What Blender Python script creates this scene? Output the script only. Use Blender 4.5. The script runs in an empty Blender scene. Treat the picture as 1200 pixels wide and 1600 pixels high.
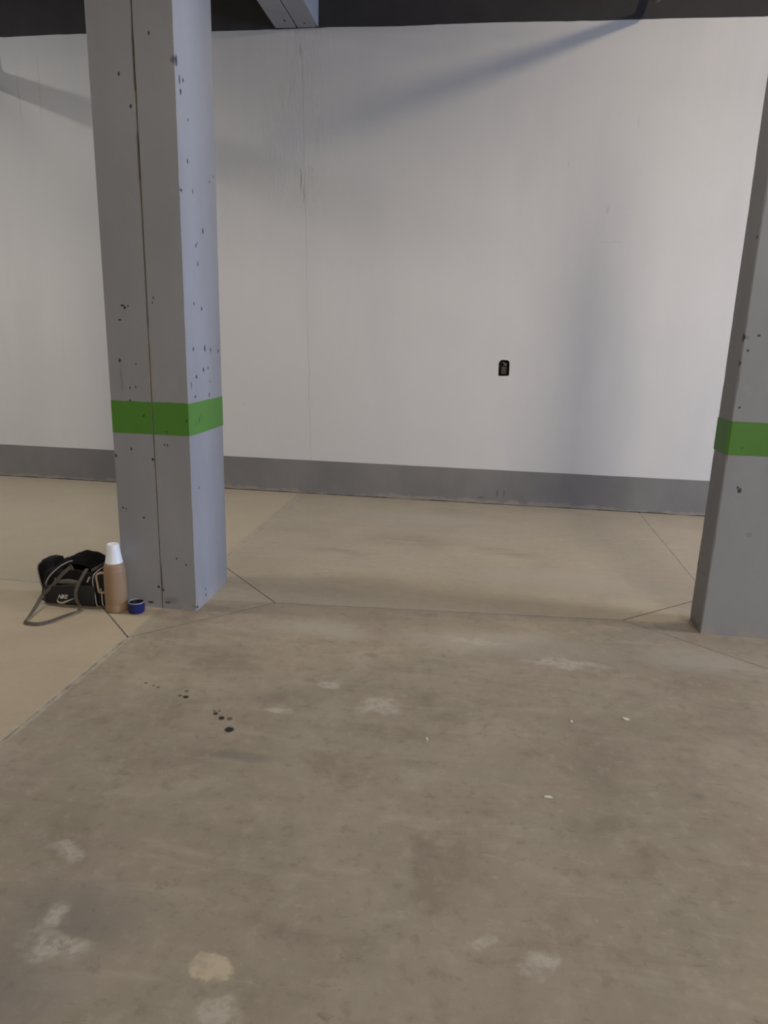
import bpy, bmesh, math, random
from mathutils import Vector, Matrix, noise
random.seed(7)
scene = bpy.context.scene
COL = scene.collection

# ------------------------------------------------------------------ camera
cam_data = bpy.data.cameras.new('camera')
cam_data.sensor_fit = 'VERTICAL'
cam_data.sensor_height = 36.0
cam_data.lens = 1100.93 / 1600 * 36.0
cam_data.clip_start = 0.05
cam = bpy.data.objects.new('camera', cam_data)
COL.objects.link(cam)
rt = Vector((0.99019922, 0.13692872, 0.02749586))
up = Vector((-0.05986693, 0.23827777, 0.96935012))
fw = Vector((-0.12618022, 0.96149583, -0.24413996))
cam.matrix_world = Matrix(((rt.x, up.x, -fw.x, 0), (rt.y, up.y, -fw.y, 0),
                           (rt.z, up.z, -fw.z, 1.5), (0, 0, 0, 1)))
scene.camera = cam

# ------------------------------------------------------------------ world, exposure
w = bpy.data.worlds.new('world')
scene.world = w
w.use_nodes = True
w.node_tree.nodes['Background'].inputs[0].default_value = (0.62, 0.60, 0.60, 1)
w.node_tree.nodes['Background'].inputs[1].default_value = 0.01
vs = scene.view_settings
vs.view_transform = 'Standard'
vs.look = 'None'
vs.gamma = 1.0
vs.exposure = 0.0
vs.use_curve_mapping = False


# ------------------------------------------------------------------ lamps
def area(name, loc, target, sx, sy, watts, col):
    d = bpy.data.lights.new(name, 'AREA')
    d.shape = 'RECTANGLE'
    d.size, d.size_y = sx, sy
    d.energy = watts
    d.color = col
    o = bpy.data.objects.new(name, d)
    COL.objects.link(o)
    o.location = loc
    z = Vector(loc) - Vector(target)
    o.rotation_euler = z.to_track_quat('Z', 'Y').to_euler()
    return o


def tube(name, loc, length, watts, col):
    """fluorescent tube running along y, shining down and sideways"""
    d = bpy.data.lights.new(name, 'AREA')
    d.shape = 'RECTANGLE'
    d.size, d.size_y = 0.06, length
    d.energy = watts
    d.color = col
    o = bpy.data.objects.new(name, d)
    COL.objects.link(o)
    o.location = loc
    return o


WARM = (1.0, 0.90, 0.78)
COOL = (0.66, 0.76, 1.0)


def lamp(name, loc, watts, col=WARM, r=0.05):
    d = bpy.data.lights.new(name, 'POINT')
    d.energy = watts
    d.color = col
    d.shadow_soft_size = r
    o = bpy.data.objects.new(name, d)
    COL.objects.link(o)
    o.location = loc
    return o


lamp('lamp_right_wall', (1.90, 4.25, 4.21), 78.0, (1.000, 0.838, 0.598))
lamp('lamp_left_wall', (-6.2, 3.8, 4.17), 79.2, (1.000, 0.980, 0.940))
area('fill_left_row', (-4.7, 3.3, 4.38), (-4.7, 3.3, 0), 1.2, 0.3, 67.4, (1.000, 0.981, 0.942))  # added fill, unseen, lifts the left floor and wall
area('fill_bay_row', (0.0, 2.9, 4.38), (0.0, 2.3, 0), 1.2, 0.3, 22.0, (1.000, 0.900, 0.760))  # added fill without a known fixture, brightens the floor by the column row
area('fill_right_row', (4.7, 3.6, 4.38), (4.7, 3.6, 0), 1.2, 0.3, 75.0, (1.000, 0.774, 0.363))  # added fill, unseen, lifts the floor on the right
area('lamp_right_behind', (3.6, -6.0, 4.30), (0.0, 6.4, 1.2), 2.2, 0.8, 545.0, (1.000, 0.913, 0.810))
area('daylight_entrance', (9.2, 3.0, 1.9), (-1.5, 3.65, 1.9), 1.6, 2.4, 560.0, (0.376, 0.564, 1.000))


# ------------------------------------------------------------------ helpers
def link(name, mesh, mat=None, parent=None, **props):
    o = bpy.data.objects.new(name, mesh)
    COL.objects.link(o)
    if mat is not None:
        mesh.materials.append(mat)
    if parent is not None:
        o.parent = parent
    for k, v in props.items():
        o[k] = v
    return o


def obj(name, bm, mat, parent=None, smooth=False, **props):
    bmesh.ops.recalc_face_normals(bm, faces=bm.faces)
    if smooth:
        for f in bm.faces:
            f.smooth = True
    me = bpy.data.meshes.new(name)
    bm.to_mesh(me)
    bm.free()
    return link(name, me, mat, parent, **props)


def empty(name, loc, label, cat, group=None):
    o = bpy.data.objects.new(name, None)
    COL.objects.link(o)
    o.location = loc
    o.empty_display_size = 0.1
    o['label'] = label
    o['category'] = cat
    if group:
        o['group'] = group
    return o


def box(bm, x0, x1, y0, y1, z0, z1, bev=0.0, seg=2):
    v = [bm.verts.new((x, y, z)) for z in (z0, z1) for y in (y0, y1) for x in (x0, x1)]
    fs = [(0, 2, 3, 1), (4, 5, 7, 6), (0, 1, 5, 4), (2, 6, 7, 3), (0, 4, 6, 2), (1, 3, 7, 5)]
    faces = [bm.faces.new([v[i] for i in f]) for f in fs]
    if bev:
        es = set(e for f in faces for e in f.edges)
        bmesh.ops.bevel(bm, geom=list(es), offset=bev, segments=seg, affect='EDGES', profile=0.5)
    return bm


def catmull(pts, n=8):
    pts = [Vector(p) for p in pts]
    out = []
    for i in range(len(pts) - 1):
        p0 = pts[max(i - 1, 0)]
        p1, p2 = pts[i], pts[i + 1]
        p3 = pts[min(i + 2, len(pts) - 1)]
        for k in range(n):
            t = k / n
            out.append(0.5 * ((2 * p1) + (p2 - p0) * t + (2 * p0 - 5 * p1 + 4 * p2 - p3) * t * t
                              + (3 * p1 - p0 - 3 * p2 + p3) * t ** 3))
    out.append(pts[-1])
    return out


def sweep(bm, path, prof, side=None, closed_caps=True):
    """sweep a closed 2D profile (a along 'side', b along normal) along a path"""
    rings = []
    n = len(path)
    last = None
    for i, p in enumerate(path):
        t = (path[min(i + 1, n - 1)] - path[max(i - 1, 0)]).normalized()
        if side is not None:
            s = side[i] if isinstance(side, list) else side
            s = Vector(s)
            s = (s - t * s.dot(t))
            s = s.normalized() if s.length > 1e-4 else (last or t.orthogonal().normalized())
        else:
            s = last if last is not None else t.orthogonal().normalized()
            s = (s - t * s.dot(t)).normalized()
        last = s
        nn = t.cross(s)
        rings.append([bm.verts.new(p + s * a + nn * b) for a, b in prof])
    m = len(prof)
    for r0, r1 in zip(rings, rings[1:]):
        for k in range(m):
            bm.faces.new((r0[k], r0[(k + 1) % m], r1[(k + 1) % m], r1[k]))
    if closed_caps:
        bm.faces.new(rings[0])
        bm.faces.new(list(reversed(rings[-1])))
    return bm


def circ(r, n=10):
    return [(r * math.cos(2 * math.pi * k / n), r * math.sin(2 * math.pi * k / n)) for k in range(n)]


def lathe(bm, prof, seg=40, cx=0, cy=0):
    rings = []
    for r, z in prof:
        if r < 1e-6:
            rings.append([bm.verts.new((cx, cy, z))])
        else:
            rings.append([bm.verts.new((cx + r * math.cos(2 * math.pi * k / seg),
                                        cy + r * math.sin(2 * math.pi * k / seg), z)) for k in range(seg)])
    for a, b in zip(rings, rings[1:]):
        for k in range(seg):
            k2 = (k + 1) % seg
            if len(a) == 1 and len(b) == 1:
                continue
            if len(a) == 1:
                bm.faces.new((a[0], b[k2], b[k]))
            elif len(b) == 1:
                bm.faces.new((a[k], a[k2], b[0]))
            else:
                bm.faces.new((a[k], a[k2], b[k2], b[k]))
    return bm


# ------------------------------------------------------------------ material helpers
class NT:
    def __init__(self, name, rough=0.6, spec=0.3):
        self.m = bpy.data.materials.new(name)
        self.m.use_nodes = True
        self.t = self.m.node_tree
        self.b = self.t.nodes['Principled BSDF']
        self.b.inputs['Roughness'].default_value = rough
        self.b.inputs['Specular IOR Level'].default_value = spec
        tc = self.t.nodes.new('ShaderNodeTexCoord')
        self.co = tc.outputs['Object']

    def n(self, kind, **kw):
        nd = self.t.nodes.new(kind)
        for k, v in kw.items():
            setattr(nd, k, v)
        return nd

    def put(self, sock, v):
        if isinstance(v, bpy.types.NodeSocket):
            self.t.links.new(v, sock)
        else:
            sock.default_value = v

    def math(self, op, a, b=0.0, c=None, clamp=False):
        nd = self.n('ShaderNodeMath', operation=op, use_clamp=clamp)
        self.put(nd.inputs[0], a)
        self.put(nd.inputs[1], b)
        if c is not None:
            self.put(nd.inputs[2], c)
        return nd.outputs[0]

    def vec(self, op, a, b=None, scale=None):
        nd = self.n('ShaderNodeVectorMath', operation=op)
        self.put(nd.inputs[0], a)
        if b is not None:
            self.put(nd.inputs[1], b)
        if scale is not None:
            self.put(nd.inputs['Scale'], scale)
        return nd.outputs['Value'] if op in ('LENGTH', 'DOT_PRODUCT', 'DISTANCE') else nd.outputs['Vector']

    def noise(self, scale, detail=4, rough=0.55, co=None, dist=0.0, stretch=None):
        nd = self.n('ShaderNodeTexNoise')
        c = co if co is not None else self.co
        if stretch:
            c = self.vec('MULTIPLY', c, stretch)
        self.put(nd.inputs['Vector'], c)
        nd.inputs['Scale'].default_value = scale
        nd.inputs['Detail'].default_value = detail
        nd.inputs['Roughness'].default_value = rough
        nd.inputs['Distortion'].default_value = dist
        return nd.outputs['Fac'], nd.outputs['Color']

    def ramp(self, v, a, b, o0=0.0, o1=1.0, smooth=True):
        nd = self.n('ShaderNodeMapRange')
        nd.interpolation_type = 'SMOOTHSTEP' if smooth else 'LINEAR'
        self.put(nd.inputs[0], v)
        for i, x in enumerate((a, b, o0, o1)):
            self.put(nd.inputs[1 + i], x)
        return nd.outputs[0]

    def mix(self, fac, a, b, mode='MIX'):
        nd = self.n('ShaderNodeMix', data_type='RGBA', blend_type=mode)
        nd.clamp_factor = True
        self.put(nd.inputs[0], fac)
        for s, v in ((nd.inputs[6], a), (nd.inputs[7], b)):
            self.put(s, v if isinstance(v, bpy.types.NodeSocket) else (v[0], v[1], v[2], 1))
        return nd.outputs[2]

    def xyz(self, co=None):
        nd = self.n('ShaderNodeSeparateXYZ')
        self.put(nd.inputs[0], co if co is not None else self.co)
        return nd.outputs

    def warp(self, scale, amount, co=None):
        _, c = self.noise(scale, 3, co=co)
        c = self.vec('SUBTRACT', c, (0.5, 0.5, 0.5))
        return self.vec('ADD', co if co is not None else self.co, self.vec('SCALE', c, scale=amount))

    def seg(self, a, b, co):
        """distance of a point to a segment"""
        a, b = Vector(a), Vector(b)
        d = (b - a)
        L = d.length
        d = d / L
        p = self.vec('SUBTRACT', co, tuple(a))
        t = self.math('MINIMUM', self.math('MAXIMUM', self.vec('DOT_PRODUCT', p, tuple(d)), 0.0), L)
        return self.vec('LENGTH', self.vec('SUBTRACT', p, self.vec('SCALE', tuple(d), scale=t)))

    def spot(self, c, r, co, soft=0.5):
        """1 inside an ellipse (centre c, radii r), fading to 0 at its rim"""
        p = self.vec('MULTIPLY', self.vec('SUBTRACT', co, tuple(c)), tuple(1.0 / x if x else 0.0 for x in r))
        return self.ramp(self.vec('LENGTH', p), 1.0, soft)

    def spots(self, lst, co, soft=0.5):
        out = None
        for c, r in lst:
            s = self.spot(c, r, co, soft)
            out = s if out is None else self.math('MAXIMUM', out, s)
        return out

    def finish(self, col, rough=None, bump=None, strength=0.3, dist=0.01):
        self.put(self.b.inputs['Base Color'], col if isinstance(col, bpy.types.NodeSocket) else (*col, 1))
        if rough is not None:
            self.put(self.b.inputs['Roughness'], rough)
        if bump is not None:
            nd = self.n('ShaderNodeBump')
            nd.inputs['Strength'].default_value = strength
            nd.inputs['Distance'].default_value = dist
            self.put(nd.inputs['Height'], bump)
            self.t.links.new(nd.outputs[0], self.b.inputs['Normal'])
        return self.m


def simple(name, col, rough=0.6, spec=0.3, scale=60, var=0.12, bump=0.15):
    t = NT(name, rough, spec)
    f, _ = t.noise(scale, 4)
    c = t.mix(f, tuple(x * (1 - var) for x in col), tuple(min(1, x * (1 + var)) for x in col))
    return t.finish(c, None, f, bump, 0.002)


# ------------------------------------------------------------------ materials
def floor_material():
    t = NT('worn_concrete_floor', 0.62, 0.35)
    co = t.co
    wco = t.warp(2.2, 0.22)
    fine = t.warp(9.0, 0.05)
    x, y, z = t.xyz()
    big, _ = t.noise(0.9, 5, 0.6, dist=0.6)
    mid, _ = t.noise(3.2, 6, 0.62, dist=0.5)
    small, _ = t.noise(17, 6, 0.65)
    grit, _ = t.noise(120, 3, 0.7)
    streak, _ = t.noise(5.0, 5, 0.65, stretch=(0.35, 1.6, 1.0), dist=0.4)
    hue, _ = t.noise(2.6, 5, 0.65, co=t.vec('ADD', co, (7.3, 2.1, 0)), dist=0.4)
    tick, _ = t.noise(24, 5, 0.7, stretch=(0.5, 1.5, 1.0), dist=0.8)
    speck, _ = t.noise(55, 3, 0.6)
    base = t.mix(t.ramp(hue, 0.42, 0.58), (0.324, 0.267, 0.203), (0.318, 0.273, 0.196))
    base = t.mix(t.ramp(big, 0.36, 0.66, 0.0, 0.55), base, (0.395, 0.338, 0.256))
    base = t.mix(t.ramp(mid, 0.50, 0.68, 0.0, 0.60), base, (0.409, 0.351, 0.271))
    base = t.mix(t.ramp(mid, 0.48, 0.30, 0.0, 0.60), base, (0.239, 0.196, 0.142))
    base = t.mix(t.ramp(streak, 0.54, 0.72, 0.0, 0.45), base, (0.444, 0.386, 0.301))
    base = t.mix(t.ramp(streak, 0.46, 0.30, 0.0, 0.35), base, (0.235, 0.192, 0.141))
    base = t.mix(t.ramp(small, 0.52, 0.68, 0.0, 0.35), base, (0.449, 0.388, 0.297))
    base = t.mix(t.ramp(small, 0.46, 0.32, 0.0, 0.40), base, (0.204, 0.168, 0.123))
    patchy = t.ramp(t.noise(1.7, 3, 0.5, co=t.vec('ADD', co, (3.1, 9.2, 0)))[0], 0.45, 0.62)
    base = t.mix(t.math('MULTIPLY', patchy, t.ramp(tick, 0.60, 0.72, 0.0, 0.45)), base, (0.499, 0.437, 0.342))
    base = t.mix(t.ramp(tick, 0.38, 0.28, 0.0, 0.45), base, (0.159, 0.130, 0.098))
    base = t.mix(t.ramp(speck, 0.70, 0.78, 0.0, 0.35), base, (0.549, 0.489, 0.390))
    base = t.mix(t.ramp(speck, 0.30, 0.24, 0.0, 0.45), base, (0.120, 0.096, 0.076))
    # another pour: smoother and paler left of the column line
    left = t.ramp(x, -1.66, -1.70)
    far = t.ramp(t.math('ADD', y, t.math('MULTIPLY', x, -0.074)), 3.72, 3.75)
    smooth = t.mix(t.ramp(big, 0.3, 0.7), (0.505, 0.411, 0.280), (0.563, 0.466, 0.324))
    base = t.mix(t.math('MULTIPLY', left, 0.66), base, smooth)
    base = t.mix(t.math('MULTIPLY', far, 0.42), base, (0.545, 0.482, 0.380))  # stronger light beyond the column row, painted as a paler tint
    # broad stains with a shape of their own, then light painted on the floor
    brown = t.spots([((-0.45, 5.1, 0), (0.5, 0.28, 1)), ((-0.95, 4.72, 0), (0.42, 0.12, 1)),
                     ((0.25, 4.95, 0), (0.35, 0.16, 1)), ((0.62, 2.62, 0), (0.34, 0.2, 1)),
                     ((1.2, 2.68, 0), (0.26, 0.12, 1)), ((-1.2, 2.95, 0), (0.4, 0.18, 1))], t.warp(3.5, 0.30), 0.0)
    base = t.mix(t.math('MULTIPLY', t.math('MULTIPLY', brown, t.ramp(streak, 0.36, 0.60, 0.15, 1.0)), 0.42), base, (0.215, 0.175, 0.130))
    dark = t.spots([((-0.98, 1.44, 0), (0.3, 0.17, 1)), ((-1.1, 1.2, 0), (0.35, 0.2, 1)),
                    ((-0.8, 2.2, 0), (0.2, 0.05, 1)), ((0.8, 2.25, 0), (0.06, 0.035, 1)),
                    ((-0.45, 3.07, 0), (0.07, 0.04, 1)), ((1.1, 1.1, 0), (0.3, 0.2, 1))], wco, 0.1)
    base = t.mix(t.math('MULTIPLY', dark, 0.50), base, (0.165, 0.148, 0.138))
    pale = t.spots([((-0.58, 2.77, 0), (0.075, 0.045, 1)), ((-0.35, 2.63, 0), (0.12, 0.08, 1)),
                    ((-1.13, 1.63, 0), (0.08, 0.055, 1)), ((0.04, 3.36, 0), (0.22, 0.05, 1)),
                    ((0.47, 3.19, 0), (0.26, 0.06, 1)), ((0.08, 1.51, 0), (0.05, 0.035, 1)),
                    ((0.24, 1.45, 0), (0.06, 0.05, 1)), ((-0.95, 1.3, 0), (0.09, 0.07, 1)),
                    ((-1.03, 1.38, 0), (0.05, 0.09, 1)), ((-0.74, 2.53, 0), (0.08, 0.025, 1)),
                    ((-0.52, 1.2, 0), (0.09, 0.04, 1))], t.warp(8.0, 0.20), 0.35)
    crust, _ = t.noise(26, 5, 0.7)
    base = t.mix(t.math('MULTIPLY', pale, t.ramp(crust, 0.34, 0.60, 0.15, 0.85)), base, (0.51, 0.46, 0.38))
    cream = t.spots([((-0.566, 1.322, 0), (0.066, 0.056, 1))], t.warp(32.0, 0.035, t.warp(10.0, 0.075)), 0.70)
    base = t.mix(t.math('MULTIPLY', cream, t.ramp(crust, 0.34, 0.58, 0.45, 1.0)), base, (0.56, 0.465, 0.325))
    light_lift = t.spots([((0.15, 3.35, 0), (0.75, 0.22, 1)), ((-0.75, 3.35, 0), (0.4, 0.16, 1)), ((1.1, 3.35, 0), (0.4, 0.2, 1)),
                    ((-0.5, 5.75, 0), (1.2, 0.3, 1)), ((0.6, 4.4, 0), (0.8, 0.25, 1))], wco, 0.2)
    base = t.mix(t.math('MULTIPLY', light_lift, 0.55), base, (0.44, 0.40, 0.335))  # pale patches standing in for light on the floor
    # control joints
    dF, dR, dL, dB = (-1.671, 3.056, 0), (-1.090, 3.654, 0), (-2.27, 3.69, 0), (-1.66, 4.28, 0)
    eL, eF, eB, eR = (0.854, 3.798, 0), (1.45, 3.305, 0), (1.45, 4.287, 0), (2.05, 3.83, 0)
    jco = t.warp(30, 0.006)
    breaks = t.ramp(t.noise(7.0, 4, 0.6)[0], 0.36, 0.56)
    sharp = None
    for a, b in ((dF, dL), (dR, dB), (eL, eB)):
        m = t.ramp(t.seg(a, b, jco), 0.0046, 0.0026)
        sharp = m if sharp is None else t.math('MAXIMUM', sharp, m)
    thin = None
    for a, b in ((dF, dR), (dL, dB), (dR, eL), (eL, eF), (eF, eR), (eB, eR), (eB, (1.481, 6.45, 0)),
                 (dL, (-12, 3.70, 0)), (eR, (12, 3.9, 0))):
        m = t.ramp(t.seg(a, b, jco), 0.0034, 0.0015)
        thin = m if thin is None else t.math('MAXIMUM', thin, m)
    filled = None
    for a, b in ((dF, (-1.73, -3.0, 0)), (dB, (-1.589, 6.45, 0)), (eF, (1.43, -3.0, 0))):
        s = t.seg(a, b, jco)
        filled = s if filled is None else t.math('MINIMUM', filled, s)
    dust = t.math('MULTIPLY', t.ramp(filled, 0.030, 0.008), t.ramp(t.noise(16, 5, 0.7)[0], 0.40, 0.62, 0.1, 0.7))
    base = t.mix(dust, base, (0.50, 0.455, 0.385))
    faint = t.math('MULTIPLY', t.ramp(filled, 0.006, 0.002), t.ramp(t.noise(9, 4, 0.7)[0], 0.46, 0.58, 0.15, 0.7))
    base = t.mix(faint, base, (0.12, 0.10, 0.085))
    thin = t.math('MULTIPLY', thin, t.math('MULTIPLY_ADD', breaks, 0.45, 0.5))
    joint = t.math('MAXIMUM', sharp, thin)
    base = t.mix(t.math('MULTIPLY', joint, 0.88), base, (0.045, 0.034, 0.026))
    # oil drips
    oil = t.spots([((-0.888, 2.341, 0), (0.024, 0.024, 1)), ((-0.947, 2.416, 0), (0.016, 0.018, 1)),
                   ((-0.982, 2.445, 0), (0.012, 0.013, 1)), ((-1.153, 2.549, 0), (0.015, 0.015, 1))],
                  t.warp(60, 0.010), 0.55)
    oil2 = t.spots([((-0.913, 2.418, 0), (0.015, 0.017, 1)), ((-0.994, 2.463, 0), (0.009, 0.010, 1)),
                    ((-0.974, 2.466, 0), (0.007, 0.008, 1)), ((-1.168, 2.596, 0), (0.011, 0.014, 1)),
                    ((-1.181, 2.555, 0), (0.012, 0.012, 1)), ((-1.301, 2.605, 0), (0.012, 0.010, 1)),
                    ((-1.328, 2.617, 0), (0.009, 0.008, 1)), ((-1.37, 2.633, 0), (0.011, 0.009, 1))],
                   t.warp(60, 0.010), 0.4)
    base = t.mix(t.math('MULTIPLY', oil, 0.97), base, (0.012, 0.009, 0.007))
    base = t.mix(t.math('MULTIPLY', oil2, 0.8), base, (0.06, 0.045, 0.033))
    h = t.math('ADD', t.math('MULTIPLY', small, 0.5), t.math('MULTIPLY', grit, 0.25))
    h = t.math('SUBTRACT', h, t.math('MULTIPLY', joint, 1.2))
    rough = t.ramp(mid, 0.3, 0.7, 0.50, 0.72)
    return t.finish(base, rough, h, 0.25, 0.004)


def wall_material():
    t = NT('white_painted_wall', 0.75, 0.2)
    x, y, z = t.xyz()
    big, _ = t.noise(0.7, 4, 0.5)
    vert, _ = t.noise(2.2, 4, 0.6, stretch=(1.0, 1.0, 0.18))
    base = t.mix(t.ramp(big, 0.3, 0.7), (0.595, 0.578, 0.550), (0.632, 0.612, 0.582))
    base = t.mix(t.ramp(vert, 0.42, 0.72, 0.0, 0.6), base, (0.565, 0.555, 0.540))
    # drip stains from the top edge at the far left
    drips = t.spots([((-4.22, 6.45, 3.45), (0.018, 9, 0.35)), ((-4.02, 6.45, 3.5), (0.015, 9, 0.42))],
                    t.warp(6, 0.03), 0.2)
    base = t.mix(t.math('MULTIPLY', drips, 0.25), base, (0.45, 0.36, 0.33))
    # rough board marks round the wall joint
    sx = t.math('ABSOLUTE', t.math('ADD', x, 1.72))
    mask = t.math('MULTIPLY', t.ramp(sx, 0.48, 0.05), t.ramp(z, 2.25, 2.9))
    ribs, _ = t.noise(30, 5, 0.75, stretch=(2.0, 1.0, 0.26), dist=0.9)
    plaster, _ = t.noise(14, 5, 0.6, stretch=(1.0, 1.0, 0.5))
    blot, _ = t.noise(3.5, 3, 0.5, stretch=(1.6, 1, 0.6))
    mask = t.math('MULTIPLY', mask, t.ramp(blot, 0.40, 0.60))
    # the joint itself
    jx = t.math('ADD', x, t.math('MULTIPLY_ADD', z, 0.0241, 1.559))
    wob, _ = t.noise(5, 4, 0.6)
    jx = t.math('ADD', jx, t.math('MULTIPLY_ADD', wob, 0.03, -0.015))
    jm = t.ramp(t.math('ABSOLUTE', jx), 0.006, 0.002)
    jbreak = t.math('MULTIPLY', jm, t.ramp(t.noise(3.0, 3, 0.6)[0], 0.38, 0.62, 0.25, 1.0))
    base = t.mix(t.math('MULTIPLY', jbreak, 0.16), base, (0.35, 0.34, 0.33))
    crack = t.spots([((-1.655, 6.45, 2.78), (0.010, 9, 0.13)), ((-1.63, 6.45, 2.66), (0.007, 9, 0.10)),
                     ((-1.66, 6.45, 3.78), (0.008, 9, 0.07))], t.warp(16, 0.03), 0.3)
    base = t.mix(t.math('MULTIPLY', crack, 0.45), base, (0.20, 0.19, 0.19))
    scuff = t.spots([((0.6, 6.45, 2.9), (0.012, 9, 0.03)), ((1.12, 6.45, 3.2), (0.008, 9, 0.05)),
                     ((-2.21, 6.45, 0.82), (0.010, 9, 0.014)), ((1.0, 6.45, 2.3), (0.14, 9, 0.006)),
                     ((0.95, 6.45, 2.55), (0.02, 9, 0.06))], t.warp(25, 0.03), 0.3)
    base = t.mix(t.math('MULTIPLY', scuff, 0.22), base, (0.30, 0.28, 0.27))
    h = t.math('ADD', t.math('MULTIPLY', t.math('MULTIPLY', ribs, mask), 1.3), t.math('MULTIPLY', plaster, 0.25))
    h = t.math('ADD', h, t.math('MULTIPLY', t.ramp(jx, -0.02, 0.02), 0.25))
    h = t.math('SUBTRACT', h, t.math('MULTIPLY', jbreak, 0.5))
    return t.finish(base, None, h, 0.45, 0.012)


def skirting_material():
    t = NT('grey_skirting_paint', 0.7, 0.25)
    x, y, z = t.xyz()
    n1, _ = t.noise(1.6, 4, 0.6, stretch=(1, 1, 0.6))
    base = t.mix(t.ramp(n1, 0.3, 0.7), (0.168, 0.160, 0.153), (0.218, 0.206, 0.194))
    n2, _ = t.noise(6.5, 6, 0.7, dist=0.4)
    n4, _ = t.noise(1.1, 2, 0.5)
    edge = t.math('ADD', t.math('MULTIPLY', n2, 0.16), t.math('MULTIPLY', n4, 0.10))
    worn = t.ramp(t.math('SUBTRACT', z, t.math('SUBTRACT', edge, 0.105)), 0.018, -0.01)
    base = t.mix(t.math('MULTIPLY', worn, 0.75), base, (0.30, 0.265, 0.22))
    scr = t.spots([((0.20, 6.45, 0.10), (0.012, 9, 0.05)), ((0.26, 6.45, 0.11), (0.010, 9, 0.045)),
                   ((0.05, 6.45, 0.06), (0.05, 9, 0.008)), ((-3.2, 6.45, 0.16), (0.05, 9, 0.008))],
                  t.warp(14, 0.05), 0.3)
    base = t.mix(t.math('MULTIPLY', scr, 0.6), base, (0.07, 0.06, 0.055))
    gap = t.ramp(t.math('SUBTRACT', z, t.math('MULTIPLY_ADD', t.noise(4, 4, 0.6)[0], 0.03, -0.008)), 0.004, -0.003)
    base = t.mix(t.math('MULTIPLY', gap, 0.9), base, (0.03, 0.024, 0.02))
    n3, _ = t.noise(40, 5, 0.6)
    return t.finish(base, None, n3, 0.2, 0.004)


def pillar_material(name, pits, soft_marks=(), joint=False):
    """pits and marks are listed in the coordinates of the pillar"""
    t = NT(name, 0.55, 0.35)
    n1, _ = t.noise(2.0, 5, 0.6, stretch=(1, 1, 0.4))
    base = t.mix(t.ramp(n1, 0.3, 0.72), (0.268, 0.272, 0.289), (0.315, 0.320, 0.338))
    n2, _ = t.noise(9, 5, 0.65)
    base = t.mix(t.ramp(n2, 0.56, 0.75, 0.0, 0.25), base, (0.37, 0.365, 0.36))
    x, y, z = t.xyz()
    foot = t.math('MULTIPLY', t.ramp(z, 0.10, 0.0), t.ramp(n2, 0.42, 0.60))
    base = t.mix(t.math('MULTIPLY', foot, 0.45), base, (0.42, 0.36, 0.28))
    if joint:
        dx = t.math('ABSOLUTE', t.math('ADD', x, 1.672))
        jd = t.math('MULTIPLY', t.ramp(dx, 0.018, 0.004), t.ramp(t.noise(7, 4, 0.7, stretch=(1, 1, .5))[0], 0.40, 0.60, 0.1, 0.7))
        base = t.mix(jd, base, (0.30, 0.275, 0.22))
    wco = t.warp(45, 0.012)
    p = t.spots(pits, wco, 0.45)
    base = t.mix(t.math('MULTIPLY', p, 0.92), base, (0.022, 0.020, 0.022))
    h = t.math('MULTIPLY', n2, 0.35)
    h = t.math('SUBTRACT', h, t.math('MULTIPLY', p, 1.0))
    if soft_marks:
        s = t.spots(soft_marks, t.warp(20, 0.02), 0.3)
        base = t.mix(t.math('MULTIPLY', s, 0.40), base, (0.16, 0.15, 0.145))
    return t.finish(base, None, h, 0.35, 0.006)


def band_material(name, pits):
    t = NT(name, 0.5, 0.35)
    n1, _ = t.noise(6, 4, 0.6)
    base = t.mix(n1, (0.070, 0.205, 0.028), (0.095, 0.255, 0.040))
    p = t.spots(pits, t.warp(45, 0.012), 0.4)
    base = t.mix(t.math('MULTIPLY', p, 0.8), base, (0.03, 0.04, 0.02))
    n2, _ = t.noise(9, 5, 0.65)
    return t.finish(base, None, t.math('SUBTRACT', n2, p), 0.3, 0.004)


# ------------------------------------------------------------------ setting
D = 6.453          # wall plane
CEIL = 4.45
bm = bmesh.new()
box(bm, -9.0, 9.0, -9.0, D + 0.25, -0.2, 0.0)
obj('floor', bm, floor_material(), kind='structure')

# wall with the cut-out for the switch box
bx0, bx1, bz0, bz1 = 0.141, 0.236, 1.172, 1.312
hole = []
r = 0.030
for cx, cz, a0, rr in ((bx1 - r, bz1 - r, 0, r), (bx0 + r, bz1 - r, 90, r),
                       (bx0 + 0.012, bz0 + 0.012, 180, 0.012), (bx1 - 0.012, bz0 + 0.012, 270, 0.012)):
    for k in range(7):
        a = math.radians(a0 + 90 * k / 6)
        j = random.uniform(-0.002, 0.002)
        hole.append((cx + (rr + j) * math.cos(a), cz + (rr + j) * math.sin(a)))
bm = bmesh.new()
outer = [bm.verts.new((x, D, z)) for x, z in ((-9, -0.2), (9, -0.2), (9, CEIL + 0.2), (-9, CEIL + 0.2))]
inner = [bm.verts.new((x, D, z)) for x, z in hole]
es = [bm.edges.new((outer[i], outer[(i + 1) % 4])) for i in range(4)]
es += [bm.edges.new((inner[i], inner[(i + 1) % len(inner)])) for i in range(len(inner))]
bmesh.ops.triangle_fill(bm, use_beauty=True, edges=es)
# rough reveal of the cut-out
back = [bm.verts.new((x, D + 0.075, z)) for x, z in hole]
for i in range(len(hole)):
    k = (i + 1) % len(hole)
    bm.faces.new((inner[i], inner[k], back[k], back[i]))
wall_mat = wall_material()
me = bpy.data.meshes.new('wall_back')
bm.to_mesh(me)
bm.free()
link('wall_back', me, wall_mat, kind='structure')

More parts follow.
